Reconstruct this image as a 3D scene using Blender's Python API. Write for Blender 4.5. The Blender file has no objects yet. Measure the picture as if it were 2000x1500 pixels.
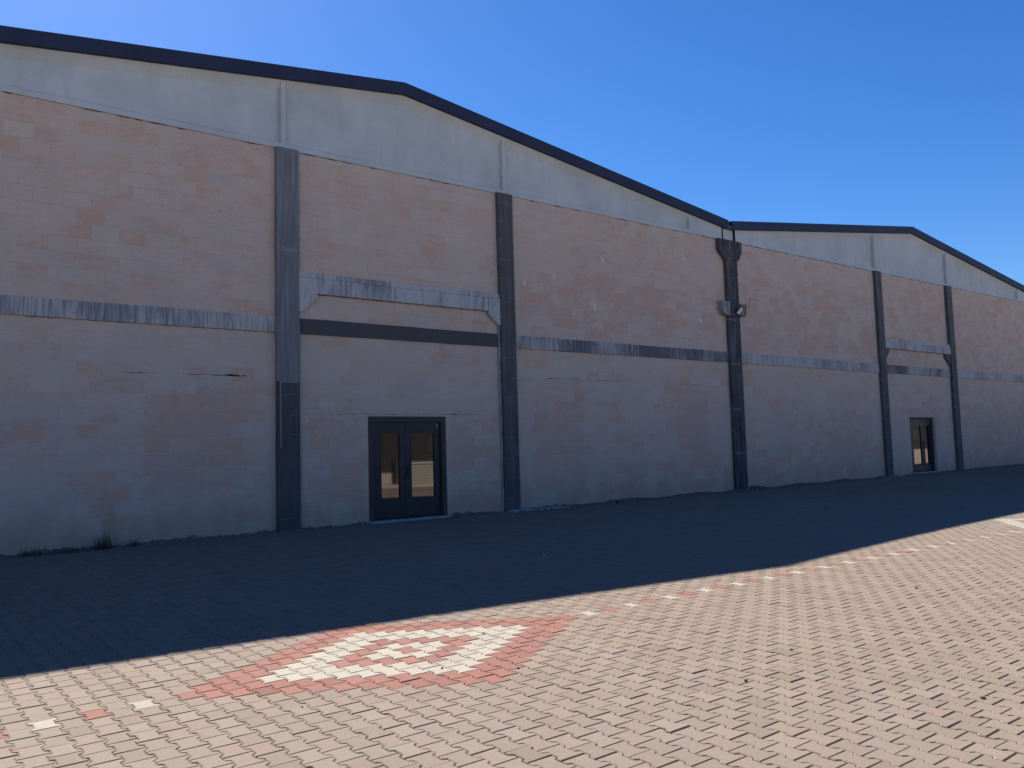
import bpy, math, random
import numpy as np
from mathutils import Vector, Matrix

random.seed(7); rng = np.random.default_rng(7)
S = bpy.context.scene
C = S.collection

# ---------------------------------------------------------------- camera
D, H = 16.5237, 1.5596
F, YAW, PITCH, ROLL = 1619.85, 0.655915, 0.080351, -0.028055
cam_d = bpy.data.cameras.new('camera'); cam = bpy.data.objects.new('camera', cam_d); C.objects.link(cam)
fw = Vector((math.sin(YAW)*math.cos(PITCH), math.cos(YAW)*math.cos(PITCH), math.sin(PITCH)))
r0 = Vector((math.cos(YAW), -math.sin(YAW), 0)); u0 = r0.cross(fw)
rr = r0*math.cos(ROLL) + u0*math.sin(ROLL); uu = -r0*math.sin(ROLL) + u0*math.cos(ROLL)
M = Matrix((rr, uu, -fw)).transposed().to_4x4(); M.translation = Vector((0, -D, H))
cam.matrix_world = M
cam_d.sensor_width = 36; cam_d.lens = F/2000*36; cam_d.clip_end = 3000; cam_d.clip_start = 0.05
S.camera = cam

# ---------------------------------------------------------------- light
SUN = Vector((0.65, 10.18, 10.24)).normalized()
SUN_EL = math.asin(SUN.z); SUN_AZ = math.atan2(SUN.x, SUN.y)
w = bpy.data.worlds.new('World'); S.world = w; w.use_nodes = True
nt = w.node_tree; nt.nodes.clear()
out = nt.nodes.new('ShaderNodeOutputWorld'); bg = nt.nodes.new('ShaderNodeBackground')
sky = nt.nodes.new('ShaderNodeTexSky'); sky.sky_type = 'NISHITA'; sky.sun_disc = False
sky.sun_elevation = SUN_EL; sky.sun_rotation = SUN_AZ
sky.altitude = 900; sky.air_density = 1.0; sky.dust_density = 0.4; sky.ozone_density = 5.0
hs = nt.nodes.new('ShaderNodeHueSaturation'); hs.inputs['Saturation'].default_value = 1.27; hs.inputs['Hue'].default_value = .508
nt.links.new(sky.outputs[0], hs.inputs['Color']); nt.links.new(hs.outputs[0], bg.inputs[0]); nt.links.new(bg.outputs[0], out.inputs[0])
bg.inputs[1].default_value = 0.050
sl = bpy.data.lights.new('sun', 'SUN'); sl.energy = 3.85; sl.angle = math.radians(0.53); sl.color = (1.0, 0.95, 0.87)
so = bpy.data.objects.new('sun', sl); C.objects.link(so); so.rotation_euler = (-SUN).to_track_quat('-Z', 'Y').to_euler()
so.location = (0, 0, 40)
S.view_settings.view_transform = 'Standard'; S.view_settings.look = 'None'
S.view_settings.exposure = 1.58; S.view_settings.gamma = 1.0
S.cycles.max_bounces = 8; S.cycles.diffuse_bounces = 5

# ---------------------------------------------------------------- node helpers
class NT:
    def __init__(s, name):
        s.m = bpy.data.materials.new(name); s.m.use_nodes = True; s.t = s.m.node_tree; s.t.nodes.clear()
        s.out = s.t.nodes.new('ShaderNodeOutputMaterial'); s.b = s.t.nodes.new('ShaderNodeBsdfPrincipled')
        s.t.links.new(s.b.outputs[0], s.out.inputs[0])
        g = s.t.nodes.new('ShaderNodeNewGeometry'); s.pos = g.outputs['Position']
        sp = s.t.nodes.new('ShaderNodeSeparateXYZ'); s.l(s.pos, sp.inputs[0]); s.x, s.y, s.z = sp.outputs
    def l(s, a, b):
        if hasattr(a, 'is_output') or isinstance(a, bpy.types.NodeSocket): s.t.links.new(a, b)
        else: b.default_value = a
    def m_(s, op, a, b=0.0, c=None, clamp=False):
        n = s.t.nodes.new('ShaderNodeMath'); n.operation = op; n.use_clamp = clamp
        s.l(a, n.inputs[0]); s.l(b, n.inputs[1])
        if c is not None: s.l(c, n.inputs[2])
        return n.outputs[0]
    def add(s, a, b): return s.m_('ADD', a, b)
    def sub(s, a, b): return s.m_('SUBTRACT', a, b)
    def mul(s, a, b): return s.m_('MULTIPLY', a, b)
    def ss(s, v, a, b):      # smoothstep a..b
        n = s.t.nodes.new('ShaderNodeMapRange'); n.interpolation_type = 'SMOOTHSTEP'
        s.l(v, n.inputs[0]); n.inputs[1].default_value = a; n.inputs[2].default_value = b; return n.outputs[0]
    def comb(s, x, y, z=0.0):
        n = s.t.nodes.new('ShaderNodeCombineXYZ'); s.l(x, n.inputs[0]); s.l(y, n.inputs[1]); s.l(z, n.inputs[2]); return n.outputs[0]
    def noise(s, scale, vec=None, stretch=None, detail=4, rough=0.55, off=0.0):
        v = vec if vec is not None else s.pos
        mp = s.t.nodes.new('ShaderNodeMapping'); s.l(v, mp.inputs[0]); mp.inputs['Location'].default_value = (off, off*1.7, off*0.6)
        if stretch: mp.inputs['Scale'].default_value = stretch
        n = s.t.nodes.new('ShaderNodeTexNoise'); s.t.links.new(mp.outputs[0], n.inputs['Vector'])
        n.inputs['Scale'].default_value = scale; n.inputs['Detail'].default_value = detail; n.inputs['Roughness'].default_value = rough
        return n.outputs[0]
    def mix(s, f, a, b, mode='MIX'):
        n = s.t.nodes.new('ShaderNodeMix'); n.data_type = 'RGBA'; n.blend_type = mode; n.clamp_factor = True
        s.l(f, n.inputs[0])
        for v, i in ((a, 6), (b, 7)):
            s.l(v if not isinstance(v, tuple) else (*v[:3], 1), n.inputs[i])
        return n.outputs[2]
    def bump(s, h, strength=0.3, dist=0.01):
        n = s.t.nodes.new('ShaderNodeBump'); n.inputs['Strength'].default_value = strength; n.inputs['Distance'].default_value = dist
        s.l(h, n.inputs['Height']); s.t.links.new(n.outputs[0], s.b.inputs['Normal'])
    def fin(s, col, rough=0.9, spec=0.3):
        s.l(col if not isinstance(col, tuple) else (*col, 1), s.b.inputs['Base Color']); s.l(rough, s.b.inputs['Roughness'])
        s.b.inputs['Specular IOR Level'].default_value = spec
        return s.m

# exposed-block areas of the wall: x0,x1,z0,z1,strength
PATCH = [(4.0, 5.95, .9, 2.98, .55), (1.4, 2.5, 1.9, 2.45, .55), (13.35, 15.2, .25, 3.12, .62), (18.85, 20.45, .95, 3.15, .75),
         (16.2, 20.9, .2, 1.35, .40), (23.2, 25.2, 2.4, 3.05, .5), (26.8, 29.8, .4, 2.7, .35), (7.2, 8.6, .25, 2.42, .42),
         (10.8, 12.3, .15, 2.42, .40), (13.0, 20.9, 4.5, 6.3, .22), (22.2, 30.4, 4.6, 7.2, .25), (31, 47, 4.4, 8.1, .18), (37, 47, .3, 3.0, .35),
         (1.0, 6.2, 4.55, 7.9, .10), (21.9, 30.4, .3, 1.5, .3)]

def mat_wall():
    s = NT('washed_blocks')
    wob = s.mul(s.sub(s.noise(2.2, detail=5, rough=.7), .5), .11)
    v = s.comb(s.add(s.x, wob), s.add(s.z, s.mul(wob, .6)))
    br = s.t.nodes.new('ShaderNodeTexBrick'); s.l(v, br.inputs['Vector'])
    br.inputs['Color1'].default_value = (0, 0, 0, 1); br.inputs['Color2'].default_value = (1, 1, 1, 1); br.inputs['Mortar'].default_value = (.5, .5, .5, 1)
    br.inputs['Scale'].default_value = 1; br.inputs['Brick Width'].default_value = .47; br.inputs['Row Height'].default_value = .282
    br.inputs['Mortar Size'].default_value = .012; br.inputs['Mortar Smooth'].default_value = .6; br.inputs['Bias'].default_value = 0
    r = br.outputs['Color']; mort = br.outputs['Fac']
    big = s.noise(.55, detail=3, off=3); mid = s.noise(2.3, stretch=(1, 1, 2.2), detail=5, off=9); fine = s.noise(26, detail=5, off=1)
    edge = s.mul(s.sub(s.noise(1.6, detail=5, rough=.65, off=5), .5), .9)
    tot = 0.0
    for x0, x1, z0, z1, k in PATCH:
        dx = s.sub((x1-x0)/2, s.m_('ABSOLUTE', s.sub(s.x, (x0+x1)/2))); dz = s.sub((z1-z0)/2, s.m_('ABSOLUTE', s.sub(s.z, (z0+z1)/2)))
        d = s.add(s.m_('MINIMUM', dx, dz), edge)
        tot = s.m_('MAXIMUM', tot, s.mul(s.ss(d, -.06, .16), k))
    rb = s.t.nodes.new('ShaderNodeSeparateColor'); s.l(r, rb.inputs[0]); rv = rb.outputs[0]
    e = s.add(s.add(s.mul(s.sub(rv, .5), .55), s.mul(s.sub(big, .5), 1.3)), s.mul(s.sub(mid, .5), 1.5))
    expo = s.ss(s.add(s.add(e, s.mul(s.sub(s.noise(8, stretch=(1, 1, 1.8), detail=6, rough=.75, off=51), .5), 1.1)), s.mul(tot, 1.25)), .12, .50)
    expo = s.mul(expo, s.add(.35, s.mul(rv, .5)))
    wash = s.mix(s.noise(1.1, stretch=(1, 1, 1.6), detail=6, rough=.65, off=21), (.455, .375, .325), (.60, .49, .41))
    wash = s.mix(s.mul(s.ss(s.noise(7, stretch=(.5, 1, 3.5), detail=6, rough=.7, off=2), .42, .72), .35), wash, (.44, .37, .325))
    # courses showing faintly through the wash
    wash = s.mix(s.mul(s.m_('POWER', rv, 1.6), .52), wash, (.52, .365, .275))
    hv = s.noise(3.7, vec=s.comb(s.mul(rv, 37.0), s.mul(rv, 11.0)), detail=0)
    wash = s.mix(s.mul(s.ss(hv, .5, .7), .30), wash, (.40, .37, .35))
    wash = s.mix(s.mul(s.mul(mort, s.mul(s.ss(s.noise(1.3, off=18), .38, .58), s.add(.45, s.mul(s.ss(s.z, 3.9, 4.6), .55)))), .36), wash, (.33, .28, .27))
    blk = s.mix(rv, (.42, .255, .19), (.57, .33, .215))
    blk = s.mix(s.mul(fine, .6), blk, (.43, .33, .29))
    blk = s.mix(s.mul(mort, .55), blk, (.56, .49, .44))
    col = s.mix(s.mul(expo, .82), wash, blk)
    # lime splashes in the second bay
    vo = s.t.nodes.new('ShaderNodeTexVoronoi'); vo.inputs['Scale'].default_value = 1.0; vo.inputs['Randomness'].default_value = 1
    s.l(s.comb(s.add(s.mul(s.x, 3.1), s.add(s.mul(s.noise(5, off=4), .8), s.mul(s.z, .55))), s.mul(s.z, 1.45)), vo.inputs['Vector'])
    vc = s.t.nodes.new('ShaderNodeSeparateColor'); s.l(vo.outputs['Color'], vc.inputs[0])
    sp = s.mul(s.ss(s.sub(vo.outputs['Distance'], s.add(.03, s.mul(s.noise(9, off=8), s.mul(vc.outputs[1], .26)))), .03, -.02), s.m_('GREATER_THAN', vc.outputs[0], .62))
    rg = s.mul(s.mul(s.m_('GREATER_THAN', s.x, 11.5), s.m_('LESS_THAN', s.x, 21.2)), s.m_('GREATER_THAN', s.z, 4.5))
    col = s.mix(s.mul(s.mul(sp, s.add(.12, s.mul(rg, .88))), .55), col, (.76, .72, .68))
    # small stains and chips
    st = s.ss(s.noise(5.5, stretch=(1, 1, 2.6), detail=6, rough=.75, off=33), .66, .74)
    col = s.mix(s.mul(st, .35), col, (.20, .18, .19))
    ch = s.ss(s.noise(11, detail=3, off=44), .73, .77); col = s.mix(s.mul(ch, .5), col, (.58, .55, .52))
    # earth splash at the foot, its warm rise also standing in for bounce light
    foot = s.ss(s.sub(s.z, s.mul(s.noise(3, stretch=(1, 1, .3), off=6), 1.5)), .25, -.75)
    col = s.mix(s.mul(foot, .65), col, (.40, .28, .19))
    col = s.mix(s.mul(s.ss(s.noise(19, stretch=(1, 1, 1.5), detail=6, rough=.8, off=81), .50, .70), .30), col, (.27, .22, .19))
    col = s.mix(s.mul(s.ss(s.noise(15, stretch=(.7, 1, 1.6), detail=6, rough=.8, off=91), .54, .74), .26), col, (.70, .60, .52))
    hgt = s.add(s.add(s.mul(fine, .5), s.mul(mid, .8)), s.mul(s.mul(mort, s.add(.15, expo)), -.9))
    s.bump(hgt, .55, .012)
    return s.fin(col, .95, .15)

def mat_streak(name, dark, light, amt, off=0.0, joints=1.2):
    s = NT(name)
    n1 = s.noise(1, stretch=(19, 19, .9), detail=6, rough=.7, off=off); n2 = s.noise(.9, stretch=(1, 1, .4), detail=4, off=off+7)
    f = s.ss(s.add(s.mul(n1, .8), s.mul(n2, .7)), 1.0-amt, 1.22-amt)
    col = s.mix(f, dark, light)
    dr = s.ss(s.noise(1, stretch=(34, 34, 2.2), detail=3, rough=.6, off=off+3), .60, .68)
    col = s.mix(s.mul(dr, .55), col, tuple(c*.55 for c in dark))
    # shuttering joints
    fr = s.m_('FRACT', s.m_('DIVIDE', s.add(s.x, s.mul(s.noise(.5, off=2), .8)), joints))
    j = s.m_('LESS_THAN', fr, .012)
    col = s.mix(s.mul(j, .6), col, tuple(c*.45 for c in dark))
    hole = s.ss(s.noise(13, detail=1, off=off+11), .76, .79); col = s.mix(s.mul(hole, .8), col, (.03, .03, .035))
    s.bump(s.add(n1, s.mul(s.noise(40, detail=3), .5)), .5, .008)
    return s.fin(col, .9, .2)

def mat_column(name, a, b, streak=.3, off=0.0, course=.42):
    s = NT(name)
    n = s.noise(1.4, detail=6, rough=.65, off=off); n2 = s.noise(1, stretch=(16, 16, .8), detail=6, rough=.7, off=off+2)
    col = s.mix(s.ss(n, .3, .7), a, b)
    col = s.mix(s.mul(s.ss(n2, .46, .66), streak), col, tuple(min(.5, c*2.6+.02) for c in b))
    zz = s.m_('DIVIDE', s.add(s.z, s.mul(s.noise(.7, off=off), .25)), course); fr = s.m_('FRACT', zz)
    sc = s.noise(1.0, vec=s.comb(s.m_('FLOOR', zz), off), detail=0)
    col = s.mix(s.mul(s.ss(sc, .35, .65), .35), col, tuple(c*.6 for c in a))
    j = s.mul(s.m_('LESS_THAN', fr, .03), s.m_('GREATER_THAN', s.noise(2.2, off=off+5), .5))
    col = s.mix(s.mul(j, .45), col, (.26, .27, .28))
    ch = s.ss(s.noise(9, detail=4, off=off+9), .70, .75); col = s.mix(s.mul(ch, .45), col, (.28, .29, .30))
    s.bump(s.add(n, s.mul(s.noise(30, detail=4), .6)), .5, .01)
    return s.fin(col, .85, .25)

def mat_plain(name, a, b, scale=2.0, rough=.9, spec=.2, stretch=None, bump=.3, off=0.0, bs=30):
    s = NT(name)
    col = s.mix(s.ss(s.noise(scale, stretch=stretch, detail=6, rough=.62, off=off), .3, .7), a, b)
    if bump: s.bump(s.noise(bs, detail=5, off=off), bump, .006)
    return s.fin(col, rough, spec)

def mat_girder():
    s = NT('precast_concrete')
    col = s.mix(s.ss(s.noise(.8, detail=6, rough=.6), .3, .7), (.405, .44, .455), (.49, .525, .54))
    v = s.noise(1, stretch=(5, 5, .5), detail=5, off=4); col = s.mix(s.mul(s.ss(v, .5, .75), .35), col, (.36, .38, .37))
    col = s.mix(s.mul(s.ss(s.noise(9, detail=6, rough=.7), .55, .75), .25), col, (.63, .64, .59))
    s.bump(s.noise(22, detail=6), .35, .006)
    return s.fin(col, .9, .2)

def mat_paver():
    s = NT('concrete_paver')
    at = s.t.nodes.new('ShaderNodeAttribute'); at.attribute_name = 'tone'
    n = s.noise(55, detail=5, rough=.7); n2 = s.noise(2.2, detail=5, off=5); n3 = s.noise(260, detail=2)
    col = s.mix(s.mul(s.ss(n, .38, .72), .34), at.outputs['Color'], (.095, .075, .058))
    blot = s.ss(s.noise(.9, detail=6, rough=.7, off=61), .56, .74); col = s.mix(s.mul(blot, .28), col, (.11, .088, .07))
    dust = s.ss(s.noise(1.7, detail=6, rough=.7, off=71), .58, .76); col = s.mix(s.mul(dust, .25), col, (.27, .225, .175))
    col = s.mix(s.mul(s.ss(n2, .45, .75), .22), col, (.19, .145, .115))
    col = s.mix(s.mul(s.ss(n3, .55, .8), .25), col, (.26, .22, .18))
    pit = s.ss(s.noise(120, detail=1, off=3), .70, .76); col = s.mix(s.mul(pit, .5), col, (.06, .05, .042))
    s.bump(s.add(n, s.mul(n3, .6)), .35, .003)
    return s.fin(col, .92, .25)

MW = mat_wall(); MG = mat_girder()
M_belt = mat_streak('streaked_concrete', (.20, .205, .215), (.44, .425, .42), .42, 0)
M_belt_half = mat_streak('half_streaked_concrete', (.12, .122, .132), (.42, .41, .40), .33, 17)
M_corb = mat_streak('corbel_concrete', (.12, .122, .132), (.34, .335, .33), .36, 41, 9.0)
M_slate = mat_streak('slate_painted_concrete', (.080, .080, .086), (.24, .24, .24), .0, 5)
M_lintel = mat_streak('lintel_concrete', (.20, .215, .23), (.44, .44, .45), .42, 31, 1.3)
M_colA = mat_column('slate_paint_grey', (.145, .152, .165), (.18, .188, .20), .25, 1, 3.0)
M_colA2 = mat_column('slate_blocks', (.066, .066, .070), (.094, .092, .096), .15, 8, .42)
M_colB = mat_column('slate_paint', (.074, .073, .078), (.108, .106, .112), .2, 3, .5)
M_colC = mat_column('tarred_concrete', (.034, .034, .038), (.080, .078, .083), .62, 6, 1.4)
M_trim = mat_plain('navy_metal', (.018, .024, .055), (.024, .031, .068), 1.2, .6, .3, bump=0)
M_seam = mat_plain('mortar_seam', (.25, .27, .28), (.36, .37, .37), 6, .95, .1)
M_dark = mat_plain('dark_gap', (.012, .012, .014), (.02, .02, .022), 3, .95, .05, bump=0)
M_case = mat_plain('brown_casing', (.045, .036, .032), (.065, .052, .046), 5, .6, .3)
M_leaf = mat_plain('navy_leaf_paint', (.012, .016, .022), (.018, .023, .032), 3, .45, .4, bump=0)
M_conc = mat_plain('rough_concrete', (.22, .22, .21), (.34, .33, .31), 6, .95, .15, bump=.6)
M_bed = mat_plain('dusty_ground', (.40, .315, .235), (.50, .40, .30), 1.4, .98, .1, bump=.5)  # yard beyond the paving, lightened to bounce warm light onto the wall
M_joint = mat_plain('joint_sand', (.14, .10, .07), (.20, .15, .108), 14, .98, .05)
M_dirt = mat_plain('earth', (.10, .085, .07), (.22, .19, .16), 12, .98, .05, bump=.8)
M_roof = mat_plain('roof_sheet', (.16, .18, .20), (.22, .24, .26), 1.0, .5, .4)
M_floor = mat_plain('floor_screed', (.2, .2, .2), (.26, .26, .25), 1.0)
s = NT('tinted_glass'); s.b.inputs['IOR'].default_value = 2.05; s.fin((.008, .009, .010), .03, .5); M_glass = s.m

# ---------------------------------------------------------------- mesh helpers
class MB:
    def __init__(s): s.v = []; s.f = []
    def add(s, vs, fs):
        k = len(s.v); s.v += [tuple(map(float, p)) for p in vs]; s.f += [[i+k for i in f] for f in fs]
    def box(s, x0, x1, y0, y1, z0, z1):
        s.prism([(x0, z0), (x1, z0), (x1, z1), (x0, z1)], y0, y1)
    def prism(s, poly, y0, y1):          # polygon in x,z (counter-clockwise seen from -y), extruded y0..y1
        n = len(poly)
        s.add([(x, y0, z) for x, z in poly]+[(x, y1, z) for x, z in poly],
              [list(range(n)), list(range(2*n-1, n-1, -1))]+[[i, i+n, (i+1) % n+n, (i+1) % n] for i in range(n)])
    def sweep(s, secs):                  # list of equal-length cross sections (closed), capped
        n = len(secs[0]); k = len(secs)
        f = [list(range(n)), list(range(k*n-1, (k-1)*n-1, -1))]
        for a in range(k-1):
            for i in range(n): j = (i+1) % n; f.append([a*n+i, (a+1)*n+i, (a+1)*n+j, a*n+j])
        s.add([p for q in secs for p in q], f)
    def frame(s, x0, x1, z0, z1, a0, a1, c0, c1, y0, y1):      # flat ring: outer rectangle, inner hole
        o = [(x0, z0), (x1, z0), (x1, z1), (x0, z1)]; h = [(a0, c0), (a1, c0), (a1, c1), (a0, c1)]
        v = [(x, y, z) for y in (y0, y1) for q in (o, h) for x, z in q]; f = []
        for i in range(4):
            j = (i+1) % 4; f += [[i, j, 4+j, 4+i], [8+i, 12+i, 12+j, 8+j], [i, 8+i, 8+j, j], [4+i, 4+j, 12+j, 12+i]]
        s.add(v, f)
    def grid(s, P):                      # P[i][j] points
        a, b = len(P), len(P[0])
        s.add([p for r in P for p in r], [[i*b+j, i*b+j+1, (i+1)*b+j+1, (i+1)*b+j] for i in range(a-1) for j in range(b-1)])
    def build(s, name, mat, parent=None, bevel=0, smooth=False, **tags):
        me = bpy.data.meshes.new(name); off = parent.location if parent else Vector((0, 0, 0))
        if parent is not None and parent.parent is not None: off = off + parent.parent.location
        me.from_pydata([(x-off.x, y-off.y, z-off.z) for x, y, z in s.v], [], s.f)
        import bmesh
        bm = bmesh.new(); bm.from_mesh(me); bmesh.ops.recalc_face_normals(bm, faces=bm.faces); bm.to_mesh(me); bm.free()
        if smooth: me.polygons.foreach_set('use_smooth', [True]*len(me.polygons))
        me.materials.append(mat)
        o = bpy.data.objects.new(name, me); C.objects.link(o)
        if parent is not None: o.parent = parent
        if bevel:
            m = o.modifiers.new('bevel', 'BEVEL'); m.width = bevel; m.segments = 2; m.limit_method = 'ANGLE'
        for k, v in tags.items(): o[k] = v
        return o
def thing(name, label, cat, loc, group=None):
    o = bpy.data.objects.new(name, None); C.objects.link(o); o.location = loc; o.empty_display_size = .3
    o['label'] = label; o['category'] = cat
    if group: o['group'] = group
    return o

# ---------------------------------------------------------------- ground and paving
G1, G2 = 0.00533, -0.000684
PX, PY, ROT = 3.3797, -10.6809, 0.0066
def gz(x, y):
    x = np.asarray(x, float); y = np.asarray(y, float)
    sm = np.clip((-y-.6)/9.0, 0, 1); sm = sm*sm*(3-2*sm)
    q = np.clip(x-5, -12, 19)**2
    return G1*np.clip(x, -40, 60) + G2*q*sm
gx = [-900, -300, -120, -60, -30, -18]+[i*1.0 for i in range(-14, 52)]+[56, 65, 80, 120, 300, 900]
gy = [-900, -300, -120, -60, -40, -30]+[-24+i*.8 for i in range(31)]+[2, 20, 60, 120, 300, 900]
b = MB(); b.grid([[(x, y, float(gz(x, y))-.045) for y in gy] for x in gx])
b.build('ground', M_bed, kind='structure')
XA, XB, YA, YB = -9.0, 48.0, -18.6, -.02
b = MB(); xs = np.arange(XA, XB+.01, 1.0); ys = np.linspace(YA, YB, 24)
b.grid([[(x, y, float(gz(x, y))-.0058) for y in ys] for x in xs]); b.build('sand_bed', M_joint, kind='structure')

CP, RP = .14, .1905
ii = np.arange(int((XA-PX)/CP), int((XB-PX)/CP)); jj = np.arange(int((YA-PY)/RP), int((YB-PY)/RP)+1)
I, J = np.meshgrid(ii, jj, indexing='ij'); I = I.ravel(); J = J.ravel()
Yr = J + np.where(I % 2 != 0, .5, 0.0)                       # in rows
def ring(I, Y, c): return np.abs(I-c)/2 + np.abs(Y)
grey = 1.04*np.array([[.190, .148, .114], [.180, .142, .110], [.189, .152, .121], [.166, .130, .101], [.196, .147, .114]])
pk = rng.choice(5, len(I), p=[.36, .24, .2, .08, .12])
col = grey[pk]*(1+.04*rng.standard_normal((len(I), 1)))
# large areas from different batches
bx = np.sin(I*.031+1.3*np.sin(Yr*.05))*.5+np.sin(I*.013+Yr*.06+2)*.5
col = col*(1+np.outer(bx, [.055, -.02, -.045]))
pat = np.zeros(len(I), int)                                    # 1 red, 2 white
dots = (Yr == 0) & (np.abs(I) >= 13) & (I % 2 == 0)
pat[dots & ((np.abs(I)-14) % 4 == 0) & (I < 84)] = 2; pat[dots & ((np.abs(I)-14) % 4 == 2) & (I < 86)] = 1
def ringcol(d, inv):
    r = np.round(d).astype(int)
    t = np.array([1, 2, 1, 2, 2, 1, 1] if not inv else [2, 1, 2, 1, 1, 2, 2])
    return np.where(d <= 6.001, t[np.clip(r, 0, 6)], 0)
for c, inv in ((0, False), (98, True), (-98, True), (196, False)):
    d = ring(I, Yr, c); rc = ringcol(d, inv); pat = np.where(d <= 6.001, rc, pat)
red = np.array([.215, .088, .067]); white = np.array([.325, .29, .235])
col = np.where((pat == 1)[:, None], red*(1+.06*rng.standard_normal((len(I), 1))), col)
col = np.where((pat == 2)[:, None], white*(1+.025*rng.standard_normal((len(I), 1))), col)
# centres, laid slightly unevenly: whole rows and columns drift
rowd = np.cumsum(rng.standard_normal(3000))*.0007; rowd -= np.linspace(rowd[0], rowd[-1], 3000)
cx = I*CP + rng.normal(0, .0012, len(I)); cy = Yr*RP + rng.normal(0, .0013, len(I)) + .004*np.sin(I*.21+np.floor(J/9.)) 
wx = PX + cx - ROT*cy; wy = PY + cy + ROT*cx
keep = (wy < -.22) & (wy > YA) & (wx > XA) & (wx < XB)
I, J, cx, cy, wx, wy, col, pat = [a[keep] for a in (I, J, cx, cy, wx, wy, col, pat)]
n = len(I)
far = (wx > 18) & (wy > -6)
hl = RP/2 - .0016 - np.abs(rng.normal(0, .0006, n)); A, B = .0825, .0575
A_, B_ = A-.0013, B-.0013
ox = np.array([-1, 1, 1, 0, 0, 1, 1, -1, -1, 0, 0, -1]); sg = np.array([-1, 1, 1, 1, 1, 1, 1, -1, -1, -1, -1, -1])
ax = np.array([1, 1, 1, 0, 0, 1, 1, 1, 1, 0, 0, 1])
yk = np.array([-1, -1, 0, 0, 0, 0, 1, 1, 0, 0, 0, 0]); yv = np.array([0, 0, -.058, -.040, .040, .058, 0, 0, .058, .040, -.040, -.058])
def outline(c, cy_=None):
    x = sg*np.where(ax == 1, A_-c, B_-c)
    y = yk[None, :]*(hl[:, None]-c) + yv[None, :] + np.where(yk == 0, np.sign(yv)*c*.5, 0)[None, :]
    return np.broadcast_to(x, y.shape), y
split = rng.random(n) < .018                                   # some halves: cut across the middle
th = rng.normal(0, .006, n); tx = rng.normal(0, .007, n); ty = rng.normal(0, .009, n); dz = rng.normal(0, .0011, n)
V = np.zeros((n, 36, 3))
for k, (c, z) in enumerate(((.0052, 0.0), (.0, -.0046), (.0, -.030))):
    x, y = outline(c)
    xr = x*np.cos(th)[:, None]-y*np.sin(th)[:, None]; yr = x*np.sin(th)[:, None]+y*np.cos(th)[:, None]
    X = wx[:, None]+xr-ROT*yr; Y = wy[:, None]+yr+ROT*xr
    V[:, k*12:(k+1)*12, 0] = X; V[:, k*12:(k+1)*12, 1] = Y
    V[:, k*12:(k+1)*12, 2] = gz(wx, wy)[:, None] + dz[:, None] + tx[:, None]*xr + ty[:, None]*yr + z
quads = []
for a in (0, 12):
    for i in range(12): j = (i+1) % 12; quads.append([a+12+i, a+12+j, a+j, a+i])
loc = list(range(12))+[q for f in quads for q in f]; nl = len(loc)
me = bpy.data.meshes.new('paving')
me.vertices.add(n*36); me.vertices.foreach_set('co', V.reshape(-1).astype(np.float32))
me.loops.add(n*nl); me.loops.foreach_set('vertex_index', (np.arange(n)[:, None]*36+np.array(loc)[None, :]).ravel().astype(np.int32))
sizes = [12]+[4]*24; st = np.concatenate([[0], np.cumsum(sizes)[:-1]])
me.polygons.add(n*25); me.polygons.foreach_set('loop_start', (np.arange(n)[:, None]*nl+st[None, :]).ravel().astype(np.int32))
me.update(calc_edges=True); me.validate()
me.polygons.foreach_set('use_smooth', np.zeros(n*25, bool))
ca = me.color_attributes.new('tone', 'FLOAT_COLOR', 'POINT')
cc = np.ones((n, 36, 4), np.float32); cc[:, :, :3] = np.clip(col, .02, .9)[:, None, :]
ca.data.foreach_set('color', cc.ravel())
me.materials.append(mat_paver())
pv = bpy.data.objects.new('paving', me); C.objects.link(pv); pv['kind'] = 'structure'
pv['label'] = 'interlocking grey concrete pavers with a red and white diamond and a dotted line'

# ---------------------------------------------------------------- warehouse
def pj(x, z, p): k = 1-p/D; return x*k, H+(z-H)*k     # a point seen at wall plane (x,z) standing p in front of it
WH = thing('warehouse', 'long twin-gabled warehouse of whitewashed pink blocks with dark columns and navy roof edge', 'warehouse', (9.73, 0, 0))
ZT = 8.10
SL = .1290; APZ = 10.285; HW = 11.985; AX = [-14.25, 9.70, 33.65, 57.6]      # roof apexes
def gx_(x): return float(gz(x, 0))
doors = [(8.66, 10.70, .10, 2.41), (32.56, 34.62, .26, 2.45)]
# wall
b = MB(); x = -26.0
zc = []
for x0, x1, z0, z1 in doors:
    b.box(x, x0, 0, .3, -.5, ZT-.002); b.box(x0, x1, 0, .3, z1, ZT-.002); b.box(x0, x1, 0, .3, -.5, z0-.02); x = x1
b.box(x, 69.6, 0, .3, -.5, ZT-.002)
b.build('wall', MW, WH)
b = MB(); b.box(-26.0, -25.7, .301, 40, -.5, 8.6); b.box(69.3, 69.6, .301, 40, -.5, 8.6); b.box(-26.0, 69.6, 40, 40.3, -.5, 8.6); b.build('side_wall', MW, WH)
b = MB(); b.box(-25.7, 69.3, .31, 39.9, -.2, .02); b.build('floor', M_floor, WH)
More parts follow.
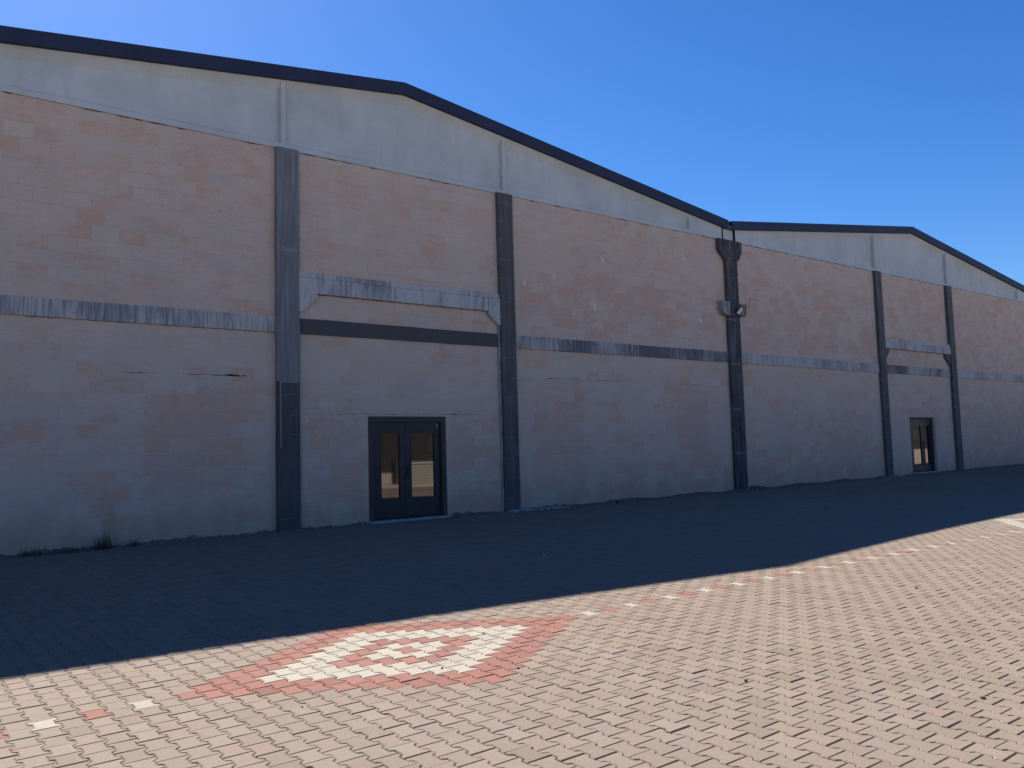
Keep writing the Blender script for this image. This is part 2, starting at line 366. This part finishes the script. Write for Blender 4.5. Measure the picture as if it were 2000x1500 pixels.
# girders
for k, ax_ in enumerate(AX):
    xl, xr = ax_-HW+.35, ax_+HW-.35
    zt = lambda x: APZ-.05-abs(x-ax_)*SL             # underside of the roof line at the girder
    b = MB(); il, ir = xl+1.55, xr-1.55
    def sec(x, rec):
        t = zt(x)-.02; y = .095 if rec else -.019
        return [(x, -.02, ZT), (x, .40, ZT), (x, .40, t), (x, -.02, t), (x, -.02, t-.22), (x, y, max(t-.42, 8.30)), (x, y, 8.262), (x, -.02, 8.215)]
    b.sweep([sec(xl, 0), sec(il, 0), sec(il+.012, 1), sec(ax_, 1), sec(ir-.012, 1), sec(ir, 0), sec(xr, 0)])
    b.build('gable_girder', MG, WH, bevel=.004)
    for xc in (ax_-2.95, ax_+2.95):
        b = MB(); b.box(xc-.055, xc+.055, -.012, .099, 8.22, zt(xc)-.2); b.build('stiffener', MG, WH, bevel=.006)
    # roof trim and sheet
    b = MB(); zr = lambda x: APZ-abs(x-ax_)*SL
    e0, e1 = ax_-HW+.09, ax_+HW-.09
    for x0, x1 in ((e0, ax_), (ax_, e1)):
        b.sweep([[(x, -.12, zr(x)-.285), (x, -.12, zr(x)), (x, .25, zr(x)+.004), (x, .25, zr(x)-.03), (x, -.105, zr(x)-.03), (x, -.105, zr(x)-.27), (x, -.022, zr(x)-.27), (x, -.022, zr(x)-.285)] for x in (x0, x1)])
    b.build('roof_trim', M_trim, WH)
    for q in range(1, 8):
        xj = e0+q*(e1-e0)/8+random.uniform(-.2, .2)
        if abs(xj-ax_) < .4: continue
        b = MB(); b.sweep([[(x, -.1225, zr(x)-.286), (x, -.1225, zr(x)+.001), (x, -.1, zr(x)+.001), (x, -.1, zr(x)-.286)] for x in (xj, xj+.05)]); b.build('trim_joint', M_trim, WH)
    b = MB()
    for x0, x1 in ((e0, ax_), (ax_, e1)):
        b.sweep([[(x, .251, zr(x)-.05), (x, .251, zr(x)), (x, 40.3, zr(x)), (x, 40.3, zr(x)-.05)] for x in (x0, x1)])
    b.build('roof', M_roof, WH)
for vx in (-2.275, 21.675, 45.625):
    b = MB(); b.box(vx-.30, vx+.30, .03, .3, ZT, 8.50); b.build('valley_panel', MG, WH)
    for q in ((vx-.33, vx-.29, -.03, .2, ZT, 8.60), (vx+.29, vx+.33, -.03, .2, ZT, 8.60), (vx-.29, vx+.29, .0, .03, 8.50, 8.53)):
        b = MB(); b.box(*q); b.build('valley_joint', M_dark, WH)
    b = MB(); b.prism([(vx-.15, 8.50), (vx+.15, 8.50), (vx+.02, 8.74), (vx-.02, 8.74)], -.02, .3); b.build('valley_flashing', M_seam, WH)
# columns: x0,x1,(z splits, material)
cols = [(-2.66, -2.03, [(-.3, ZT, M_colC)]), (6.54, 7.03, [(-.3, 3.12, M_colA2), (3.12, ZT, M_colA)]), (12.345, 12.80, [(-.3, ZT, M_colB)]),
        (21.36, 21.93, [(-.3, ZT, M_colC)]), (30.45, 30.88, [(-.3, ZT, M_colB)]), (36.22, 36.68, [(-.3, ZT, M_colB)]), (45.3, 45.95, [(-.3, ZT, M_colC)])]
for x0, x1, segs in cols:
    for z0, z1, m in segs:
        b = MB(); n_ = max(2, int((z1-z0)/.45)); zs = np.linspace(z0, z1, n_+1)
        w_ = [random.uniform(-.006, .006) for _ in zs]; w2 = [random.uniform(-.006, .006) for _ in zs]
        b.sweep([[(x0+w_[i], .0, z), (x0+w_[i], -.12+w2[i]*.5, z), (x1+w2[i], -.12+w2[i]*.5, z), (x1+w2[i], .0, z)] for i, z in enumerate(zs)])
        b.build('column', m, WH, bevel=.01)
for x0, x1 in ((7.035, 7.085), (12.29, 12.34)):
    b = MB(); zs = np.linspace(.1, 8.08 if x0 < 8 else 4.9, 26)
    b.sweep([[(x0, .002, z), (x0, -.05-random.random()*.03, z), (x1-random.random()*.02, -.05-random.random()*.02, z), (x1-random.random()*.025, .002, z)] for z in zs]); b.build('mortar_seam', M_seam, WH)
b = MB(); b.box(6.60, 6.615, -.128, -.10, 1.75, 3.10); b.box(6.60, 6.98, -.128, -.10, 3.10, 3.115); b.build('mortar_seam', M_seam, WH)
# capital and corbel on the valley columns
for dx in (-23.95, 0, 23.95):
    b = MB(); f = [(21.02, 8.095), (21.02, 7.74), (21.10, 7.66), (21.33, 7.44), (21.97, 7.46), (22.13, 7.66), (22.17, 7.76), (22.17, 8.095)]
    b.prism([(x_+dx, z_) for x_, z_ in f], -.145, .0); b.build('capital', M_colC, WH, bevel=.012)
    b = MB(); b.prism([(x_+dx, z_) for x_, z_ in [(20.97, 6.08), (20.97, 5.80), (21.10, 5.66), (21.355, 5.62), (21.355, 6.08)]], -.20, .0); b.build('corbel', M_corb, WH, bevel=.012); b = MB()
    b.prism([(x_+dx, z_) for x_, z_ in [(21.935, 6.05), (21.935, 5.66), (22.15, 5.66), (22.24, 5.78), (22.24, 6.05)]], -.17, .0)
    b.build('corbel', M_corb, WH, bevel=.012)
    b = MB(); b.box(21.36+dx, 21.93+dx, -.165, -.127, 5.64, 6.04); b.build('corbel_face', M_colC, WH, bevel=.01)
# belt course
belts = [(-2.03, 6.54, M_belt), (7.09, 12.285, M_slate), (12.805, 21.355, M_belt_half), (21.935, 30.445, M_belt), (30.885, 36.215, M_belt_half), (36.685, 45.295, M_belt), (-13, -2.665, M_belt), (45.955, 57, M_belt)]
for x0, x1, m in belts:
    n_ = int((x1-x0)/.6); xs_ = np.linspace(x0, x1, n_+1); b = MB()
    b.sweep([[(x, .0, 4.155+random.uniform(-.006, .006)), (x, -.045+random.uniform(-.004, .004), 4.152+random.uniform(-.008, .008)), (x, -.04+random.uniform(-.004, .004), 4.478+random.uniform(-.012, .012)), (x, .0, 4.485)] for x in xs_])
    b.build('belt_beam', m, WH, bevel=.006)
# lintel beams with haunches
def P(l, p): return [pj(x, z, p) for x, z in l]
b = MB(); b.prism([(7.032, 5.36), (7.032, 4.61), (7.10, 4.62), (7.43, 4.90), (7.45, 5.03), (11.97, 5.03), (11.98, 4.94), (12.28, 4.70), (12.342, 4.70), (12.342, 5.36)], -.095, .0)
b.build('lintel_beam', M_lintel, WH, bevel=.008)
b = MB(); b.box(7.032, 12.342, -.075, .0, 5.366, 5.48); b.build('lintel_cap', M_lintel, WH, bevel=.008)
b = MB(); b.box(7.032, 12.342, -.07, .0, 5.355, 5.37); b.build('lintel_joint', M_dark, WH)
b = MB(); b.prism([(30.882, 5.40), (30.882, 5.12), (36.218, 5.12), (36.218, 5.40)], -.118, .0); b.build('lintel_beam', M_belt, WH, bevel=.008)
b = MB(); b.box(30.882, 36.218, -.09, .0, 5.406, 5.53); b.build('lintel_cap', M_lintel, WH, bevel=.008)
b = MB(); b.prism([(30.884, 5.117), (30.884, 4.70), (31.15, 4.95), (31.17, 5.117)], -.10, .0); b.build('lintel_haunch', M_colB, WH, bevel=.008)
b = MB(); b.prism([(35.75, 5.117), (35.78, 4.96), (36.216, 4.62), (36.216, 5.117)], -.10, .0); b.build('lintel_haunch', M_colB, WH, bevel=.008)

# cracks in the plaster and dark lines under belt and lintel: thin jagged openings
def crack(x0, x1, z, wmax, wob=.012, gaps=.35, seed=0):
    rd = random.Random(seed); b = MB(); x = x0; zc = z; top = []; bot = []
    while x < x1:
        L = rd.uniform(.12, .55); on = rd.random() > gaps; n_ = max(3, int(L/.05))
        for i in range(n_):
            t = i/n_; zc += rd.uniform(-wob, wob)*.4; zc += (z-zc)*.1
            ww = wmax*math.sin(math.pi*t)*rd.uniform(.3, 1) if on else 0
            ww = max(ww, .0012); top.append((x+L*t, zc+ww/2)); bot.append((x+L*t, zc-ww/2))
        x += L
    b.sweep([[(bx_, -.0015, bz), (bx_, .002, bz), (bx_, .002, tz), (bx_, -.0015, tz)] for (bx_, bz), (_, tz) in zip(bot, top)])
    b.build('crack', M_dark, WH)
crack(3.6, 6.1, 3.21, .018, seed=2); crack(5.45, 5.95, 3.225, .05, gaps=0, seed=5)
crack(7.1, 12.3, 2.455, .012, .004, .25, 3); crack(10.8, 11.7, 2.47, .03, .02, .3, 9)
crack(13.6, 15.9, 3.42, .02, .01, .4, 4); crack(19.0, 21.0, 3.38, .01, .004, .4, 14)
for a, c_, sd in ((1.6, 6.5, 1), (7.1, 12.3, 6), (12.85, 21, 7), (22.3, 30.4, 8), (30.9, 36.1, 10), (36.7, 44, 11)): crack(a, c_, 8.088, .026, .006, .45, sd)
crack(2.0, 6.5, 4.142, .014, .002, .1, 12); crack(7.2, 12.2, 5.022, .014, .001, .1, 13)  # nearly straight dark lines just below the belt and the lintel
q = [(22.35, 6.06), (22.62, 6.06), (22.62, 6.30), (22.95, 6.32), (22.95, 6.62), (23.2, 6.62), (23.22, 6.62)]
b = MB(); b.prism([(x-.005, z+.005) for x, z in q]+[(x+.006, z-.006) for x, z in q[::-1]], -.0015, .002)
b.build('crack', M_dark, WH)
# pale painted squares right of the second door
for x_, z_ in ((39.05, 2.42), (41.6, 2.45), (44.0, 5.6)):
    b = MB(); b.box(x_-.16, x_+.16, -.002, .002, z_-.26, z_+.26); b.build('paint_mark', mat_plain('pale_green_paint', (.30, .38, .32), (.40, .47, .40), 5), WH)

# doors
def door(ix, x0, x1, z0, z1, cw, dp, gl, gz0, gz1, lab):
    b = MB(); y0, y1 = dp-.10, dp+.02
    b.prism([(x0, z0), (x0+cw, z0), (x0+cw, z1-cw), (x1-cw, z1-cw), (x1-cw, z0), (x1, z0), (x1, z1), (x0, z1)], y0, y1)
    fr = b.build('door', M_case, WH, bevel=.005, label=lab)
    xi0, xi1 = x0+cw, x1-cw; xm = (gl[1]+gl[2])/2; zi = z1-cw
    for (a, c_, g0, g1) in ((xi0, xm-.004, gl[0], gl[1]), (xm+.004, xi1, gl[2], gl[3])):
        b = MB(); ya, yb = dp-.03, dp+.03
        b.frame(a, c_, z0+.03, zi-.004, g0, g1, gz0, gz1, ya, yb)
        b.build('door_leaf', M_leaf, fr)
        b = MB(); b.frame(g0, g1, gz0, gz1, g0+.018, g1-.018, gz0+.018, gz1-.018, ya-.006, ya+.01); b.build('glazing_bead', M_leaf, fr)
        b = MB(); b.box(g0+.002, g1-.002, dp-.006, dp+.006, gz0+.002, gz1-.002); b.build('pane', M_glass, fr)
    b = MB(); hx = xm+.05; b.box(hx, hx+.03, dp-.085, dp-.065, z0+.95, z0+1.2); b.box(hx, hx+.03, dp-.066, dp-.03, z0+.97, z0+.99); b.box(hx, hx+.03, dp-.066, dp-.03, z0+1.16, z0+1.18); b.build('handle', M_leaf, fr)
    b = MB(); b.box(xi1-.10, xi1-.08, dp-.06, dp-.031, zi-.16, zi-.04); b.build('closer', M_seam, fr)
    b = MB(); b.box(x0-.02, x1+.02, -.10, dp+.1, z0-.07, z0); b.build('threshold', M_conc, WH, bevel=.015)
door(1, 8.66, 10.70, .10, 2.41, .125, .09, (8.99, 9.49, 9.77, 10.42), .535, 2.05, 'dark double glazed door')
door(2, 32.56, 34.62, .26, 2.45, .10, .20, (33.05, 33.75, 33.98, 34.40), .50, 2.12, 'dark glazed door set deep in its opening')

# ---------------------------------------------------------------- floodlight on the middle column
FL = thing('floodlight', 'small white floodlight tilted on the dark middle column', 'floodlight', (21.72, -.17, 5.80))
M_alu = mat_plain('white_enamel', (.62, .62, .60), (.72, .72, .70), 4, .4, .4, bump=0)
rot = Matrix.Rotation(math.radians(18), 3, 'Y') @ Matrix.Rotation(math.radians(35), 3, 'X')
def rbox(b, c, sx, sy, sz, R_):
    P8 = [Vector((x, y, z)) for x in (-sx, sx) for y in (-sy, sy) for z in (-sz, sz)]
    b.add([tuple(Vector(c)+R_ @ p) for p in P8], [[0, 1, 3, 2], [4, 6, 7, 5], [0, 4, 5, 1], [2, 3, 7, 6], [0, 2, 6, 4], [1, 5, 7, 3]])
cF = (21.72, -.27, 5.80)
b = MB(); rbox(b, cF, .082, .022, .115, rot)
for k in range(5): rbox(b, Vector(cF)+rot @ Vector((-.056+k*.028, .032, 0)), .003, .012, .095, rot)
b.build('housing', M_leaf, FL)
b = MB(); rbox(b, Vector(cF)+rot @ Vector((0, -.025, 0)), .074, .004, .105, rot); b.build('lens', M_alu, FL)
b = MB(); b.prism([(21.63, 5.79), (21.81, 5.79), (21.81, 5.83), (21.63, 5.83)], -.178, -.166); b.box(21.628, 21.636, -.28, -.178, 5.79, 5.82); b.box(21.804, 21.812, -.28, -.178, 5.79, 5.82); b.build('bracket', M_leaf, FL)

# ---------------------------------------------------------------- earth and rubble along the wall foot
def rough_strip(name, x0, x1, wfun, hfun, step, mat, seed, **tags):
    rd = random.Random(seed); b = MB(); Pn = []
    x = x0
    while x < x1:
        wd = wfun(x)*rd.uniform(.7, 1.2); h = hfun(x)*rd.uniform(.5, 1.3); row = []
        for j in range(7):
            t = j/6; y = .01-(wd)*t - (.02 if j else 0); z = float(gz(x, y)) + h*(1-t)**1.1*rd.uniform(.55, 1.2) + (-.02 if j == 6 else .002)
            row.append((x+rd.uniform(-.4, .4)*step, y, z))
        Pn.append(row); x += step
    b.grid(Pn); return b.build(name, mat, smooth=False, **tags)
rd0 = random.Random(3); ph = [rd0.uniform(0, 6) for _ in range(4)]
wf = lambda x: .21+.05*math.sin(x*1.7+ph[0])+.05*math.sin(x*.63+ph[1])
rough_strip('earth', -9, 8.55, wf, lambda x: .06+.02*math.sin(x*3), .06, M_dirt, 1, kind='stuff')
rough_strip('earth', 10.85, 32.4, lambda x: wf(x)+.05, lambda x: .05+.03*math.sin(x*2.3+1), .06, M_dirt, 2, kind='stuff')
rough_strip('earth', 34.8, 48, wf, lambda x: .06, .08, M_dirt, 4, kind='stuff')

def stone(name, x, y, sx, sy, sz, mat, seed, label=None, cat=None, group=None, z=None):
    rd = random.Random(seed)
    import bmesh
    bm = bmesh.new(); bmesh.ops.create_icosphere(bm, subdivisions=2, radius=1)
    for v in bm.verts: v.co *= rd.uniform(.75, 1.15)
    a = rd.uniform(0, 6.28)
    for v in bm.verts: q = Vector((v.co.x*sx, v.co.y*sy, v.co.z*sz)); q.rotate(Matrix.Rotation(a, 3, 'Z')); v.co = q
    me = bpy.data.meshes.new(name); bm.to_mesh(me); bm.free(); me.materials.append(mat)
    o = bpy.data.objects.new(name, me); C.objects.link(o); o.location = (x, y, (float(gz(x, y)) if z is None else z)+sz*.6)
    if label: o['label'] = label; o['category'] = cat
    if group: o['group'] = group
    return o
M_blk = mat_plain('dark_stone', (.03, .03, .032), (.07, .068, .065), 20); M_pale = mat_plain('pale_stone', (.5, .48, .44), (.62, .6, .55), 20)
# broken concrete at the feet of the columns, one mesh of loose bits
def rubble(xc, w_, n_, hh, seed, mat):
    import bmesh
    rd = random.Random(seed); bm = bmesh.new()
    for i in range(n_):
        x = xc+rd.gauss(0, w_/2.4); y = -.15-abs(rd.gauss(0, .14)); s_ = rd.uniform(.015, .06)
        z = gx_(x)+max(0, hh*(1-abs(x-xc)/w_)*(1-abs(y+.12)/.45))*rd.random()
        r_ = bmesh.ops.create_icosphere(bm, subdivisions=1, radius=s_)
        for v in r_['verts']: v.co = Vector((v.co.x*rd.uniform(.7, 1.7), v.co.y*rd.uniform(.7, 1.4), v.co.z*rd.uniform(.5, 1)))*rd.uniform(.8, 1.2)+Vector((x, y, z))
    me = bpy.data.meshes.new('rubble'); bm.to_mesh(me); bm.free(); me.materials.append(mat)
    o = bpy.data.objects.new('rubble', me); C.objects.link(o); o['kind'] = 'stuff'
rubble(21.9, 1.2, 260, .16, 1, M_dirt); rubble(12.75, .5, 60, .07, 2, M_conc); rubble(30.9, .7, 50, .05, 3, M_conc); rubble(13.6, .8, 60, .03, 5, M_conc)
rubble(25.0, 1.8, 120, .04, 6, M_dirt)

stone('stone', 15.75, -.52, .055, .05, .05, M_blk, 11, 'black lump of stone lying near the wall foot in the second bay', 'stone')
pebs = [((7.88, -6.94), .02, M_pale, 'tiny white pebble on the shaded paving'), (None, 0, None, '')]
def px2g(x, y):
    d = rr*((x-1000)/F) - uu*((y-750)/F) + fw; t = -(H)/d.z; p = Vector((0, -D, H))+d*t
    for _ in range(3): t = -(H-float(gz(p.x, p.y)))/d.z; p = Vector((0, -D, H))+d*t
    return p.x, p.y
def peb(px, r_, mat, label, seed, group=None):
    x, y = px2g(*px); stone('pebble', x, y, r_, r_*.8, r_*.6, mat, seed, label, 'pebble', group)
peb((1062, 1086), .022, M_pale, 'tiny white pebble on the shaded paving', 1)
peb((1457, 1331), .013, M_blk, 'black pebble on the sunlit pavers, nearest the middle of the right foreground', 2)
peb((1789, 1149), .016, M_blk, 'black pebble on sunlit pavers just below the far end of the dotted line', 3)
peb((1546, 1270), .013, M_blk, 'small dark pebble on the pavers farther back than the foreground one', 4)
peb((1920, 1365), .016, M_blk, 'dark pebble on the pavers near the right edge of the view', 5)
peb((538, 1376), .007, M_blk, 'dark crumb in a joint below the red diamond, left side', 6)
peb((590, 1382), .009, M_blk, 'dark crumb in a paver joint just right of a smaller one', 7)
peb((863, 1306), .009, M_blk, 'dark crumb on the lower white pavers of the diamond', 8)
peb((1012, 1306), .012, M_blk, 'dark chip on the lower right red edge of the diamond', 9)
peb((945, 1238), .009, M_blk, 'dark crumb on the upper white pavers of the diamond', 10)

# ---------------------------------------------------------------- weeds at the wall foot
M_weed = mat_plain('dull_grass', (.05, .046, .025), (.115, .09, .045), 9, .8, .2, bump=0)
M_dry = mat_plain('dry_grass', (.30, .24, .12), (.42, .35, .18), 9, .8, .2, bump=0)
def weed(x, y, n_, h, spread, seed, label, mat, group='weeds along the wall foot', leaf=.006):
    rd = random.Random(seed); b = MB(); z0 = float(gz(x, y))
    for i in range(n_):
        bx, by = x+rd.gauss(0, spread), y+rd.gauss(0, spread*.35); by = min(by, -.03); hh = h*rd.uniform(.3, 1.0); a = rd.uniform(0, 6.28); ln = rd.uniform(.05, .45)*hh; pts = []
        wd = leaf*rd.uniform(.6, 1.4)
        for k in range(5):
            t = k/4; px_ = bx+math.cos(a)*ln*t*t; py_ = min(by+math.sin(a)*ln*t*t, -.02); pz = z0-.01+hh*(t-.18*t*t*ln/hh*2)
            ww = wd*(1-t*.85); pts.append([(px_-math.sin(a)*ww, py_+math.cos(a)*ww, pz), (px_+math.sin(a)*ww, py_-math.cos(a)*ww, pz)])
        b.grid(pts)
    o = b.build('weed', mat, label=label, category='weed'); o['group'] = group
weed(3.28, -.20, 110, .34, .085, 1, 'taller bushy weed clump with thin upright stalks at the wall foot', M_weed)
weed(3.80, -.18, 60, .17, .05, 2, 'small rounded weed clump just right of the tall one', M_weed)
weed(2.75, -.20, 90, .13, .15, 3, 'low spreading weed patch just left of the tall clump', M_weed)
weed(2.15, -.20, 80, .20, .14, 4, 'sparse weed patch at the wall foot near the left edge', M_weed)
weed(3.36, -.12, 7, .62, .05, 5, 'thin dry grass stalks rising above the tall weed clump', M_weed, leaf=.004)
x_, y_ = px2g(618, 1300); weed(x_, y_, 14, .03, .02, 7, 'tiny dry tuft sprouting between white pavers of the diamond', M_dry, 'tufts in the paving', .002)
x_, y_ = px2g(1845, 1302); weed(x_, y_, 18, .03, .05, 8, 'tiny dry tuft between the pavers at the right', M_dry, 'tufts in the paving', .002)

# ---------------------------------------------------------------- what stands across the yard and shows in the door glass
s = NT('coursed_pale_stone')
fr = s.m_('FRACT', s.m_('DIVIDE', s.add(s.z, s.mul(s.noise(1.5), .03)), .15)); cl = s.mix(s.noise(3, stretch=(1, 1, 5)), (.30, .27, .22), (.46, .42, .35))
cl = s.mix(s.m_('LESS_THAN', fr, .36), cl, (.09, .08, .065)); M_cs = s.fin(cl, .9, .2)
YW = thing('yard_wall', 'low wall of pale coursed stone facing the warehouse across the yard', 'wall', (30, -24.6, -.1))
b = MB(); b.box(24.1, 44, -24.9, -24.5, -.4, .98); b.build('stonework', M_cs, YW)
b = MB(); b.box(24.05, 44.1, -24.95, -24.45, .985, 1.06); b.build('coping', M_pale, YW)
b = MB(); b.box(23.3, 24.04, -25.0, -24.5, -.4, 1.2); b.build('gate_pier', M_case, YW)
M_br = mat_plain('brown_render', (.028, .024, .02), (.04, .034, .028), .5)
BB = thing('brown_building', 'dark brown building beyond the yard wall, with black windows', 'building', (50, -48, -.4))
b = MB(); b.box(-5, 210, -60, -48, -1.2, 6.4); b.build('wall', M_br, BB)  # extended sideways so the far door mirrors dark wall instead of sky
b = MB(); b.box(-5.3, 210.3, -60.3, -47.7, 6.405, 6.6); b.build('roof', M_roof, BB)
for k in range(21):
    b = MB(); b.box(2+k*9.5, 6.5+k*9.5, -48.03, -47.98, 1.6, 3.1); b.build('window', M_glass, BB)
for k, x_ in enumerate((29, 37.5)):
    b = MB(); b.sweep([[(x_+.05*math.cos(a), -27+.05*math.sin(a), z) for a in np.linspace(0, 5.6, 9)] for z in (-.4, 3.4)])
    b.sweep([[(x_+.05, y, 3.3), (x_-.05, y, 3.3), (x_-.05, y, 3.4), (x_+.05, y, 3.4)] for y in (-27.1, -26.2)])
    b.build('lamp_post', M_pale, label=('slim pale lamp post just behind the low yard wall, nearer its end pier', 'slim pale lamp post farther along behind the low yard wall')[k], category='lamp post', group='lamp posts behind the yard wall')

# sandy spoil heaps added beyond the paving to put orange in the far door's reflection
import bmesh
M_heap = mat_plain('orange_earth', (.30, .16, .075), (.42, .25, .13), 1.6, .98, .05, bump=.8)
rdh = random.Random(21)
for k, (x_, y_, r_, h_, lab) in enumerate(((62, -21.5, 2.6, 1.25, 'larger heap of orange earth, nearer of the two by the far end of the paving'), (71, -24, 3.4, 1.35, 'wider heap of orange earth, farther of the two beyond the paving'))):
    b = MB(); P_ = []
    for i in range(15):
        rad = r_*i/14; row = []
        for j in range(29):
            a = 2*math.pi*(j % 28)/28; q = random.Random(k*1000+i*31+(j % 28)).uniform(.85, 1.15) if i else 1
            rr_ = rad*(1+.18*math.sin(3*a+k)); row.append((x_+rr_*math.cos(a)*1.3, y_+rr_*math.sin(a), float(gz(x_, y_))-.1+h_*math.cos(rad/r_*math.pi/2)**1.2*q))
        P_.append(row)
    b.grid(P_); b.build('earth_heap', M_heap, label=lab, category='earth heap', group='earth heaps beyond the paving')
